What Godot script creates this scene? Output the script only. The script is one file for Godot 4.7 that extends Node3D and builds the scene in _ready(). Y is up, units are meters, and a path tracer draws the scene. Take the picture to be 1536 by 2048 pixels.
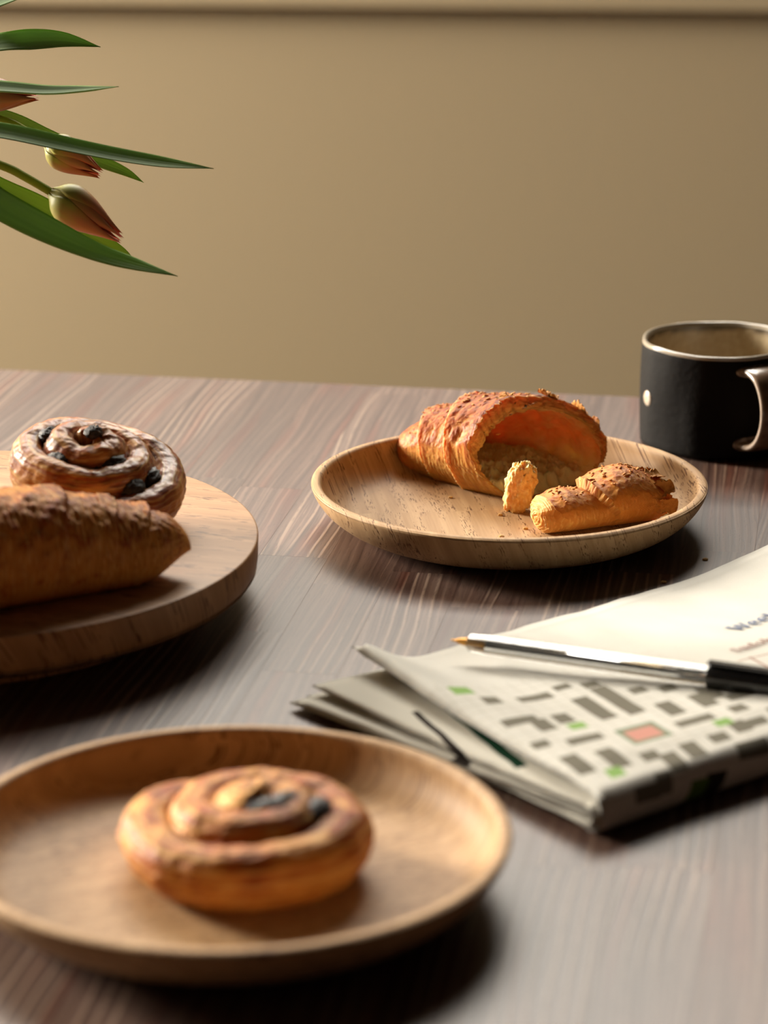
extends Node3D

const TABLE_Y := 0.75
var rng := RandomNumberGenerator.new()
var noise := FastNoiseLite.new()
var names := {}

# ------------------------------------------------------------------ naming
func numbered(called: String) -> String:
	if not names.has(called):
		names[called] = 0
		return called
	names[called] += 1
	return "%s_%03d" % [called, names[called]]

func tag(o: Node, label: String, category: String, group := "") -> Node:
	o.set_meta("label", label)
	o.set_meta("category", category)
	if group != "":
		o.set_meta("group", group)
	return o

func thing(called: String, label: String, category: String, at: Vector3, turn := 0.0, group := "") -> Node3D:
	var o := Node3D.new()
	o.name = numbered(called)
	add_child(o, true)
	o.position = at
	o.rotation.y = turn
	tag(o, label, category, group)
	return o

func part(called: String, mesh: Mesh, mat: Material, parent: Node, at := Vector3.ZERO, label := "") -> MeshInstance3D:
	var m := MeshInstance3D.new()
	m.name = called if parent != self else numbered(called)
	m.mesh = mesh
	m.material_override = mat
	m.position = at
	parent.add_child(m, true)
	if label != "":
		m.set_meta("label", label)
	return m

func struct(called: String, mesh: Mesh, mat: Material, at: Vector3) -> MeshInstance3D:
	var m := part(called, mesh, mat, self, at)
	m.set_meta("kind", "structure")
	return m

# ------------------------------------------------------------------ maths
func n3(p: Vector3, f: float) -> float:
	return noise.get_noise_3d(p.x * f, p.y * f, p.z * f)

func nz(x: float, y: float, z := 0.0) -> float:
	return noise.get_noise_3d(x, y, z)

func sst(a: float, b: float, x: float) -> float:
	return smoothstep(a, b, x)

func catmull(pts: Array, t: float) -> Vector3:
	var n := pts.size() - 1
	var x := clampf(t, 0.0, 1.0) * n
	var i := mini(int(x), n - 1)
	var f := x - i
	var p0: Vector3 = pts[maxi(i - 1, 0)]
	var p1: Vector3 = pts[i]
	var p2: Vector3 = pts[i + 1]
	var p3: Vector3 = pts[mini(i + 2, n)]
	return p1.cubic_interpolate(p2, p0, p3, f)

func lerps(vals: Array, t: float) -> float:
	var n := vals.size() - 1
	var x := clampf(t, 0.0, 1.0) * n
	var i := mini(int(x), n - 1)
	var a: float = vals[i]
	var b: float = vals[i + 1]
	var p: float = vals[maxi(i - 1, 0)]
	var q: float = vals[mini(i + 2, n)]
	return cubic_interpolate(a, b, p, q, x - i)

# ------------------------------------------------------------------ meshes
# a sheet of (nu+1) x (nv+1) points; f(u, v) gives [position, colour, uv]
func grid(nu: int, nv: int, f: Callable, flip := false, auto := true) -> ArrayMesh:
	var pos := PackedVector3Array()
	var col := PackedColorArray()
	var uvs := PackedVector2Array()
	for i in nu + 1:
		for j in nv + 1:
			var r: Array = f.call(float(i) / nu, float(j) / nv)
			pos.append(r[0])
			col.append(r[1] if r.size() > 1 else Color.WHITE)
			uvs.append(r[2] if r.size() > 2 else Vector2(float(i) / nu, float(j) / nv))
	if auto:
		var c := Vector3.ZERO
		for p in pos:
			c += p
		c /= pos.size()
		var vol := 0.0
		for i in nu:
			for j in nv:
				var a := pos[i * (nv + 1) + j] - c
				var b := pos[(i + 1) * (nv + 1) + j] - c
				var d := pos[i * (nv + 1) + j + 1] - c
				vol += a.dot(b.cross(d))
		flip = vol > 0.0
	var st := SurfaceTool.new()
	st.begin(Mesh.PRIMITIVE_TRIANGLES)
	st.set_smooth_group(0)
	for k in pos.size():
		st.set_color(col[k])
		st.set_uv(uvs[k])
		st.add_vertex(pos[k])
	for i in nu:
		for j in nv:
			var a := i * (nv + 1) + j
			var b := a + nv + 1
			if flip:
				for k in [a, a + 1, b, b, a + 1, b + 1]:
					st.add_index(k)
			else:
				for k in [a, b, a + 1, b, b + 1, a + 1]:
					st.add_index(k)
	st.generate_normals()
	return st.commit()

# profile points (radius, height) turned round the y axis; planar uv in metres
func lathe(prof: Array, seg: int, wobble := 0.0, tint = null, uvk := 1.0) -> ArrayMesh:
	var n := prof.size() - 1
	return grid(seg, n, func(u: float, v: float) -> Array:
		var p: Vector2 = prof[roundi(v * n)]
		var a := u * TAU
		var r := p.x
		var y := p.y
		if wobble > 0.0:
			var q := Vector3(cos(a), p.y * 8.0, sin(a))
			r += wobble * n3(q, 1.1) * minf(1.0, p.x / 0.02)
			y += wobble * 0.5 * n3(q + Vector3(9, 0, 0), 1.3)
		var at := Vector3(cos(a) * r, y, sin(a) * r)
		return [at, tint.call(at) if tint != null else Color.WHITE, Vector2(at.x + at.y * 0.4, at.z + at.y * 0.9) * uvk])

func rounded(prof: Array, radii: Array, steps := 5) -> Array:
	# corners of a profile turned into arcs
	var out := []
	for i in prof.size():
		var p: Vector2 = prof[i]
		var rad: float = radii[i]
		if i == 0 or i == prof.size() - 1 or rad <= 0.0:
			out.append(p)
			continue
		var a: Vector2 = p + (prof[i - 1] - p).limit_length(rad)
		var b: Vector2 = p + (prof[i + 1] - p).limit_length(rad)
		for k in steps + 1:
			var t := float(k) / steps
			out.append(a.lerp(p, t).lerp(p.lerp(b, t), t))
	return out

func fine(prof: Array, step: float) -> Array:
	var out := [prof[0]]
	for i in range(1, prof.size()):
		var a: Vector2 = prof[i - 1]
		var b: Vector2 = prof[i]
		var n := maxi(1, ceili(a.distance_to(b) / step))
		for k in n:
			out.append(a.lerp(b, float(k + 1) / n))
	return out

# box with chamfered edges
func box(size: Vector3, ch := 0.004) -> ArrayMesh:
	var st := SurfaceTool.new()
	st.begin(Mesh.PRIMITIVE_TRIANGLES)
	st.set_smooth_group(-1)
	var h := size * 0.5
	var c := minf(ch, minf(h.x, minf(h.y, h.z)) * 0.5)
	var cor := func(s: Vector3, ax: int) -> Vector3:
		var p := Vector3(h.x - c, h.y - c, h.z - c)
		p[ax] = h[ax]
		return p * s
	var quad := func(q: Array) -> void:
		var nrm: Vector3 = (q[1] - q[0]).cross(q[2] - q[0])
		var mid: Vector3 = (q[0] + q[1] + q[2] + q[3]) / 4.0
		var o: Array = [0, 2, 1, 0, 3, 2] if nrm.dot(mid) > 0.0 else [0, 1, 2, 0, 2, 3]
		for k in o:
			var v: Vector3 = q[k]
			st.set_uv(Vector2(v.x, v.z))
			st.add_vertex(v)
	for ax in 3:
		var b := (ax + 1) % 3
		var d := (ax + 2) % 3
		for s in [-1.0, 1.0]:
			var q := []
			for k in [[-1, -1], [1, -1], [1, 1], [-1, 1]]:
				var sg := Vector3.ONE
				sg[ax] = s
				sg[b] = k[0]
				sg[d] = k[1]
				q.append(cor.call(sg, ax))
			quad.call(q)
		for s in [-1.0, 1.0]:
			for t in [-1.0, 1.0]:
				var q := []
				for k in [[-1.0, b], [1.0, b], [1.0, d], [-1.0, d]]:
					var sg := Vector3.ONE
					sg[ax] = k[0]
					sg[b] = s
					sg[d] = t
					q.append(cor.call(sg, k[1]))
				quad.call(q)
	for sx in [-1.0, 1.0]:
		for sy in [-1.0, 1.0]:
			for sz in [-1.0, 1.0]:
				var sg := Vector3(sx, sy, sz)
				var a: Vector3 = cor.call(sg, 0)
				var b: Vector3 = cor.call(sg, 1)
				var d: Vector3 = cor.call(sg, 2)
				var o: Array = [a, d, b] if (b - a).cross(d - a).dot(sg) > 0.0 else [a, b, d]
				for v in o:
					st.set_uv(Vector2(v.x, v.z))
					st.add_vertex(v)
	st.generate_normals()
	return st.commit()

# closed tube along points with its own radius at each t
func tube(pts: Array, rad: Array, nu: int, nv: int, tint = null, squash := 1.0) -> ArrayMesh:
	return grid(nu, nv, func(u: float, v: float) -> Array:
		var t := clampf((u * (nu + 2) - 1.0) / nu, 0.0, 1.0)
		var p := catmull(pts, t)
		var d := (catmull(pts, t + 0.01) - catmull(pts, t - 0.01)).normalized()
		var side := d.cross(Vector3.UP).normalized()
		if side.length() < 0.5:
			side = Vector3.RIGHT
		var up := side.cross(d)
		var r := lerps(rad, t)
		if u <= 0.0 or u >= 1.0:
			r = 0.0
		var a := v * TAU
		var at := p + side * cos(a) * r + up * sin(a) * r * squash
		return [at, tint.call(t, a) if tint != null else Color.WHITE])

# ------------------------------------------------------------------ textures
func tex(w: int, h: int, f: Callable) -> ImageTexture:
	var data := PackedByteArray()
	data.resize(w * h * 3)
	var k := 0
	for y in h:
		for x in w:
			var c: Color = f.call(x, y)
			data[k] = clampi(int(c.r * 255.0), 0, 255)
			data[k + 1] = clampi(int(c.g * 255.0), 0, 255)
			data[k + 2] = clampi(int(c.b * 255.0), 0, 255)
			k += 3
	return ImageTexture.create_from_image(Image.create_from_data(w, h, false, Image.FORMAT_RGB8, data))

func noise_tex(freq: float, octaves: int, size := 256, seed_ := 1) -> NoiseTexture2D:
	var n := FastNoiseLite.new()
	n.seed = seed_
	n.noise_type = FastNoiseLite.TYPE_SIMPLEX_SMOOTH
	n.frequency = freq
	n.fractal_octaves = octaves
	var t := NoiseTexture2D.new()
	t.width = size
	t.height = size
	t.seamless = true
	t.noise = n
	return t

func mat(c: Color, rough: float, spec := 0.5) -> StandardMaterial3D:
	var m := StandardMaterial3D.new()
	m.albedo_color = c
	m.roughness = rough
	m.metallic_specular = spec
	return m

func painted(rough: float, spec := 0.5) -> StandardMaterial3D:
	var m := mat(Color.WHITE, rough, spec)
	m.vertex_color_use_as_albedo = true
	return m

func bump(m: StandardMaterial3D, t: Texture2D, cm: float, scale: float, world := false) -> StandardMaterial3D:
	m.heightmap_enabled = true
	m.heightmap_texture = t
	m.heightmap_scale = cm
	m.uv1_triplanar = true
	m.uv1_world_triplanar = world
	m.uv1_scale = Vector3.ONE * scale
	return m

# ------------------------------------------------------------------ scene
var oak: StandardMaterial3D
var board_wood: StandardMaterial3D

func _ready() -> void:
	rng.seed = 7
	noise.seed = 3
	noise.noise_type = FastNoiseLite.TYPE_SIMPLEX_SMOOTH
	noise.frequency = 1.0
	noise.fractal_octaves = 2

	# camera
	var cam := Camera3D.new()
	cam.name = "camera"
	cam.fov = 20.899
	cam.near = 0.05
	cam.far = 20.0
	var lens := CameraAttributesPhysical.new()
	lens.frustum_focal_length = 65.066
	lens.frustum_focus_distance = 1.44
	lens.frustum_near = 0.05
	lens.frustum_far = 20.0
	lens.exposure_aperture = 4.6
	cam.attributes = lens
	cam.position = Vector3(0, 1.194, 0)
	cam.rotation = Vector3(-0.299328, deg_to_rad(4.3), 0.00095)
	add_child(cam)
	cam.current = true

	# sky and exposure
	var env := Environment.new()
	env.background_mode = Environment.BG_SKY
	var sky := Sky.new()
	var sm := ProceduralSkyMaterial.new()
	sm.sky_top_color = Color(0.62, 0.74, 0.9)
	sm.sky_horizon_color = Color(0.9, 0.92, 0.95)
	sm.ground_bottom_color = Color(0.3, 0.3, 0.28)
	sm.ground_horizon_color = Color(0.6, 0.6, 0.58)
	sky.sky_material = sm
	env.sky = sky
	env.background_energy_multiplier = 1.0
	env.tonemap_mode = Environment.TONE_MAPPER_LINEAR
	env.tonemap_exposure = EXPOSURE
	env.sdfgi_enabled = true
	env.ssao_enabled = true
	env.ssil_enabled = true
	var we := WorldEnvironment.new()
	we.name = "world_environment"
	we.environment = env
	add_child(we)

	# daylight in the two windows
	window_light("back_window_daylight", WB.position, Vector3.ZERO, WB.size, BACK_E)
	window_light("side_window_daylight", WL.position, Vector3(0, 90, 0), WL.size, SIDE_E)

	build_materials()
	build_room()
	build_table()
	build_plates()
	build_stand()
	build_mug()
	build_newspaper()
	build_pen()
	build_near_swirl()
	build_stand_pastries()
	build_torn_croissant()
	build_torn_piece()
	build_tulips()
	build_crumbs()

const EXPOSURE := 1.0
const BACK_E := 14.5
const SIDE_E := 60.0
const WB := {"position": Vector3(-0.75, 2.5, -3.19), "size": Vector2(2.2, 1.1)}
const WL := {"position": Vector3(-3.39, 1.75, -2.75), "size": Vector2(0.8, 1.4)}
const LIGHT := Color(1.0, 0.97, 0.915)

func window_light(called: String, at: Vector3, turn: Vector3, size: Vector2, e: float) -> void:
	var l := AreaLight3D.new()
	l.name = called
	l.area_size = size
	l.light_energy = e
	l.light_color = LIGHT
	l.area_range = 8.0
	l.area_attenuation = 2.0
	l.shadow_enabled = true
	l.position = at
	l.rotation_degrees = turn + Vector3(0, 180, 0)
	add_child(l)

# ------------------------------------------------------------------ materials
var wood_tex: ImageTexture
var oak_tex: ImageTexture
var grain_bump: NoiseTexture2D
var micro: NoiseTexture2D

func build_materials() -> void:
	micro = noise_tex(0.05, 4, 256, 5)
	# stained, limed softwood: u runs along the grain (0.6 m), v across (0.3 m)
	wood_tex = tex(1024, 1024, func(x: int, y: int) -> Color:
		var l := x / 1024.0 * 0.6
		var a := y / 1024.0 * 0.3
		a += 0.007 * nz(l * 3.0, a * 12.0, 3.0) + 0.0007 * nz(l * 11.0, a * 60.0, 8.0)
		var big := nz(l * 1.2, a * 26.0, 1.0)
		var ring := 0.5 + 0.5 * sin(a * 1150.0 + 9.0 * nz(l * 2.0, a * 12.0, 5.0))
		var fib := nz(l * 7.0, a * 900.0, 7.0)
		var fib2 := nz(l * 3.0, a * 330.0, 2.0)
		var v := 0.38 + 0.16 * big + 0.2 * (ring - 0.5) * (0.55 + 0.45 * nz(l * 3.0, a * 30.0, 4.0)) + 0.2 * fib + 0.34 * fib2
		var line := sst(0.72, 1.0, 0.5 + 0.5 * sin(a * 1050.0 + 7.0 * nz(l * 1.6, a * 9.0, 15.0))) * sst(-0.15, 0.4, nz(l * 2.4, a * 22.0, 19.0))
		var red := sst(0.15, 0.6, nz(l * 3.0, a * 50.0, 11.0)) * 0.8
		var c := Color(0.20, 0.115, 0.09).lerp(Color(0.50, 0.415, 0.365), clampf(v * 1.0 + 0.05, 0.0, 1.0))
		c = c.lerp(Color(0.36, 0.15, 0.09), red * 0.55)
		c = c.lerp(Color(0.66, 0.575, 0.5), line * 0.6)
		var pore := sst(0.35, 0.6, nz(l * 40.0, a * 1400.0, 6.0))
		return c.lerp(Color(0.1, 0.05, 0.04), pore * 0.35))
	# oiled oak: u across the grain, v along it, 0.25 m each way
	oak_tex = tex(1024, 1024, func(x: int, y: int) -> Color:
		var a := x / 1024.0 * 0.25
		var l := y / 1024.0 * 0.25
		a += 0.004 * nz(l * 6.0, a * 10.0, 3.0)
		var ring := 0.5 + 0.5 * sin(a * 700.0 + 8.0 * nz(l * 3.0, a * 14.0, 5.0))
		var v := 0.5 + 0.22 * (ring - 0.5) + 0.18 * nz(l * 4.0, a * 60.0, 1.0) + 0.16 * nz(l * 22.0, a * 700.0, 2.0)
		var c := Color(0.585, 0.445, 0.30).lerp(Color(0.795, 0.665, 0.505), clampf(v, 0.0, 1.0))
		var pore := sst(0.26, 0.42, nz(l * 110.0, a * 1350.0, 9.0)) * sst(-0.25, 0.35, nz(l * 12.0, a * 110.0, 6.0) + (ring - 0.5) * 0.7)
		return c.lerp(Color(0.32, 0.19, 0.1), pore * 0.85))
	oak = mat(Color.WHITE, 0.55, 0.3)
	oak.albedo_texture = oak_tex
	oak.uv1_scale = Vector3.ONE * 4.0
	oak.heightmap_enabled = true
	oak.heightmap_texture = oak_tex
	oak.heightmap_scale = 0.02
	board_wood = mat(Color(0.97, 0.91, 0.87), 0.45, 0.4)
	board_wood.albedo_texture = oak_tex
	board_wood.uv1_scale = Vector3(2.2, 2.2, 2.2)
	board_wood.heightmap_enabled = true
	board_wood.heightmap_texture = oak_tex
	board_wood.heightmap_scale = 0.01

# ------------------------------------------------------------------ room
func build_room() -> void:
	var wall := bump(mat(Color(0.735, 0.655, 0.525), 0.85, 0.2), micro, 0.008, 9.0, true)
	var dark := bump(mat(Color(0.12, 0.1, 0.085), 0.9, 0.1), micro, 0.03, 6.0, true)
	var paint := mat(Color(0.78, 0.72, 0.6), 0.45)
	var x0 := -3.4
	var x1 := 2.2
	var z0 := -3.2
	var z1 := 1.4
	var H := 3.3
	struct("floor", box(Vector3(x1 - x0 + 0.4, 0.2, z1 - z0 + 0.4)), bump(mat(Color(0.14, 0.1, 0.08), 0.6, 0.3), micro, 0.02, 4.0, true), Vector3((x0 + x1) / 2, -0.1, (z0 + z1) / 2))
	struct("ceiling", box(Vector3(x1 - x0 + 0.4, 0.2, z1 - z0 + 0.4)), dark, Vector3((x0 + x1) / 2, H + 0.1, (z0 + z1) / 2))
	struct("wall_right", box(Vector3(0.2, H, z1 - z0 + 0.4)), dark, Vector3(x1 + 0.1, H / 2, (z0 + z1) / 2))
	struct("wall_front", box(Vector3(x1 - x0, H, 0.2)), dark, Vector3((x0 + x1) / 2, H / 2, z1 + 0.1))
	# back wall and left wall with a window each, as one mesh with its opening
	hole_wall("wall_back", wall, Vector2(x0 - 0.2, x1), H, Vector2(WB.position.x, WB.position.y), WB.size, Vector3(0, 0, z0 - 0.1), false)
	hole_wall("wall_left", wall, Vector2(z0, z1), H, Vector2(WL.position.z, WL.position.y), WL.size, Vector3(x0 - 0.1, 0, 0), true)
	var k := 1
	for w in [[WB, false], [WL, true]]:
		var d: Dictionary = w[0]
		var o := Node3D.new()
		o.name = "window_%d" % k
		k += 1
		add_child(o)
		o.set_meta("kind", "structure")
		o.position = d.position + (Vector3(-0.12, 0, 0) if w[1] else Vector3(0, 0, -0.12))
		if w[1]:
			o.rotation.y = PI / 2
		var s: Vector2 = d.size
		for e in [[Vector3(s.x, 0.05, 0.06), Vector3(0, s.y / 2 - 0.025, 0)], [Vector3(s.x, 0.05, 0.06), Vector3(0, -s.y / 2 + 0.025, 0)], [Vector3(0.05, s.y - 0.1, 0.06), Vector3(s.x / 2 - 0.025, 0, 0)], [Vector3(0.05, s.y - 0.1, 0.06), Vector3(-s.x / 2 + 0.025, 0, 0)]]:
			part("window_frame", box(e[0]), paint, o, e[1])
		var glass := mat(Color(1, 1, 1, 0.05), 0.02)
		glass.transparency = BaseMaterial3D.TRANSPARENCY_ALPHA
		part("pane", box(Vector3(s.x - 0.1, s.y - 0.1, 0.006), 0.001), glass, o)
	# the moulded rail along the back wall
	struct("trim_1", box(Vector3(x1 - x0, 0.075, 0.013), 0.002), wall, Vector3((x0 + x1) / 2, 0.8085 + 0.0375, z0 + 0.0065))

func hole_wall(called: String, m: Material, span: Vector2, H: float, c: Vector2, s: Vector2, at: Vector3, turned: bool) -> void:
	var st := SurfaceTool.new()
	st.begin(Mesh.PRIMITIVE_TRIANGLES)
	var a0 := c.x - s.x / 2
	var a1 := c.x + s.x / 2
	var b0 := c.y - s.y / 2
	var b1 := c.y + s.y / 2
	for r in [[span.x, a0, 0.0, H], [a1, span.y, 0.0, H], [a0, a1, 0.0, b0], [a0, a1, b1, H]]:
		var bm := BoxMesh.new()
		var w: float = r[1] - r[0]
		var h: float = r[3] - r[2]
		bm.size = Vector3(0.2, h, w) if turned else Vector3(w, h, 0.2)
		var mid: float = (r[0] + r[1]) / 2
		st.append_from(bm, 0, Transform3D(Basis(), Vector3(0, (r[2] + r[3]) / 2, mid) if turned else Vector3(mid, (r[2] + r[3]) / 2, 0)))
	struct(called, st.commit(), m, at)

# ------------------------------------------------------------------ table
func build_table() -> void:
	var o := thing("dining_table", "wooden dining table topped with greyish brown limed staves under all the food", "table", Vector3(0, 0, 0), deg_to_rad(-5.2))
	var x0 := -0.98
	var x1 := 0.34
	var zb := -1.687
	var zf := -0.28
	var dark := mat(Color(0.2, 0.12, 0.09), 0.5)
	part("tabletop", box(Vector3(x1 - x0, 0.026, zf - zb), 0.003), dark, o, Vector3((x0 + x1) / 2, TABLE_Y - 0.0166, (zf + zb) / 2))
	for sx in [x0 + 0.06, x1 - 0.06]:
		for sz in [zb + 0.06, zf - 0.06]:
			part("leg", box(Vector3(0.06, TABLE_Y - 0.03, 0.06), 0.004), dark, o, Vector3(sx, (TABLE_Y - 0.03) / 2, sz))
	var mats := []
	for k in 8:
		var tone: float = [1.0, 0.95, 1.05, 0.97, 1.02, 0.92, 1.0, 0.96][k]
		var m := mat(Color(tone, tone * [1.0, 0.97, 1.0, 1.03, 0.98, 0.99, 1.03, 1.0][k], tone * [1.0, 0.95, 1.0, 1.05, 0.96, 0.97, 1.06, 1.0][k]), 0.43, 0.5)
		m.albedo_texture = wood_tex
		m.uv1_scale = Vector3(1.0 / 0.6, 1.0 / 0.3, 1)
		m.uv1_offset = Vector3(k * 0.371, k * 0.619, 0)
		m.heightmap_enabled = true
		m.heightmap_texture = wood_tex
		m.heightmap_scale = 0.03
		mats.append(m)
	# staves 36 mm wide, butted end to end; the known joints first
	var w := 0.036
	var first := x0
	var col := 0
	var joints := {}
	var base := -0.2885
	while first < x1 - 0.001:
		var xa := maxf(x0, base + w * (floorf((first - base) / w + 0.001)))
		var idx := roundi((xa - base) / w)
		var xb := minf(x1, base + w * (floorf((first - base) / w + 0.001) + 1.0))
		var cuts := [zb, zf]
		match idx:
			0: cuts = [zb, -1.52, -1.3345, -0.9, -0.55, zf]
			-1: cuts = [zb, -1.4535, -1.06, -0.7, zf]
			1: cuts = [zb, -1.56, -1.1675, -0.74, zf]
			6: cuts = [zb, -1.38, -0.98, -0.6, zf]
			_:
				cuts = [zb]
				var z := zb + rng.randf_range(0.08, 0.4)
				while z < zf - 0.06:
					cuts.append(z)
					z += rng.randf_range(0.28, 0.5)
				cuts.append(zf)
		for k in cuts.size() - 1:
			var za: float = cuts[k]
			var z1: float = cuts[k + 1]
			var size := Vector3(xb - xa, 0.004, z1 - za)
			var off := Vector2(rng.randf(), rng.randf())
			var mesh := stave(size, off, rng.randf() < 0.5)
			part("stave", mesh, mats[rng.randi() % 8], o, Vector3((xa + xb) / 2, TABLE_Y - 0.002 + rng.randf_range(-0.00003, 0.0), (za + z1) / 2))
		first = xb
		col += 1

func stave(size: Vector3, off: Vector2, mirror: bool) -> ArrayMesh:
	var b := box(size, 0.00008)
	var arr := b.surface_get_arrays(0)
	var v: PackedVector3Array = arr[Mesh.ARRAY_VERTEX]
	var uv := PackedVector2Array()
	for p in v:
		uv.append(Vector2(p.z + off.x, (p.x if mirror else -p.x) + off.y))
	arr[Mesh.ARRAY_TEX_UV] = uv
	var m := ArrayMesh.new()
	m.add_surface_from_arrays(Mesh.PRIMITIVE_TRIANGLES, arr)
	return m

# ------------------------------------------------------------------ plates and stand
const PLATE_FAR := Vector3(-0.0398, 0.7502, -1.4126)
const PLATE_NEAR := Vector3(-0.1283, 0.7502, -0.9472)
const STAND := Vector3(-0.3106, 0.7502, -1.2673)
const FLOOR_H := 0.0075

func build_plates() -> void:
	var prof := [Vector2(0, 0.0), Vector2(0.072, 0.0), Vector2(0.0745, 0.0006), Vector2(0.083, 0.0032), Vector2(0.0915, 0.0076), Vector2(0.0985, 0.0135), Vector2(0.103, 0.0195), Vector2(0.1047, 0.0238), Vector2(0.105, 0.0252), Vector2(0.1044, 0.026), Vector2(0.1032, 0.0263), Vector2(0.1012, 0.0263), Vector2(0.1, 0.0257), Vector2(0.0994, 0.0245)]
	prof = rounded(prof, [0, 0.001, 0.001, 0.004, 0.004, 0.003, 0.003, 0.001, 0.0005, 0.0005, 0.0006, 0.0006, 0.0006, 0], 3)
	for k in range(17, -1, -1):
		var a := k / 18.0 * PI * 0.47
		prof.append(Vector2(0.0808 + 0.0186 * sin(a), FLOOR_H + 0.0178 * (1.0 - cos(a))))
	prof.append_array([Vector2(0.076, FLOOR_H), Vector2(0.06, FLOOR_H), Vector2(0.03, FLOOR_H), Vector2(0, FLOOR_H)])
	var mesh := lathe(prof, 160)
	var far := thing("plate", "round oak plate with raised rim holding the torn croissant", "plate", PLATE_FAR, deg_to_rad(10.0), "oak plates")
	part("body", mesh, oak, far)
	var b := thing("plate", "round oak plate with raised rim in the foreground holding a single pastry swirl", "plate", PLATE_NEAR, deg_to_rad(-62.0), "oak plates")
	part("body", mesh, oak, b)

func build_stand() -> void:
	var o := thing("serving_stand", "low round wooden serving stand with thick top, cropped at the left edge", "cake stand", STAND, deg_to_rad(75.0))
	var top := rounded([Vector2(0, 0.0105), Vector2(0.138, 0.0105), Vector2(0.149, 0.0125), Vector2(0.153, 0.018), Vector2(0.1535, 0.034), Vector2(0.1, 0.034), Vector2(0, 0.034)], [0, 0.004, 0.006, 0.005, 0.0012, 0, 0], 5)
	part("top", lathe(top, 180), board_wood, o)
	var foot := rounded([Vector2(0, 0.0), Vector2(0.122, 0.0), Vector2(0.124, 0.0105), Vector2(0, 0.0105)], [0, 0.002, 0.001, 0], 4)
	part("foot", lathe(foot, 120), board_wood, o)

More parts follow.
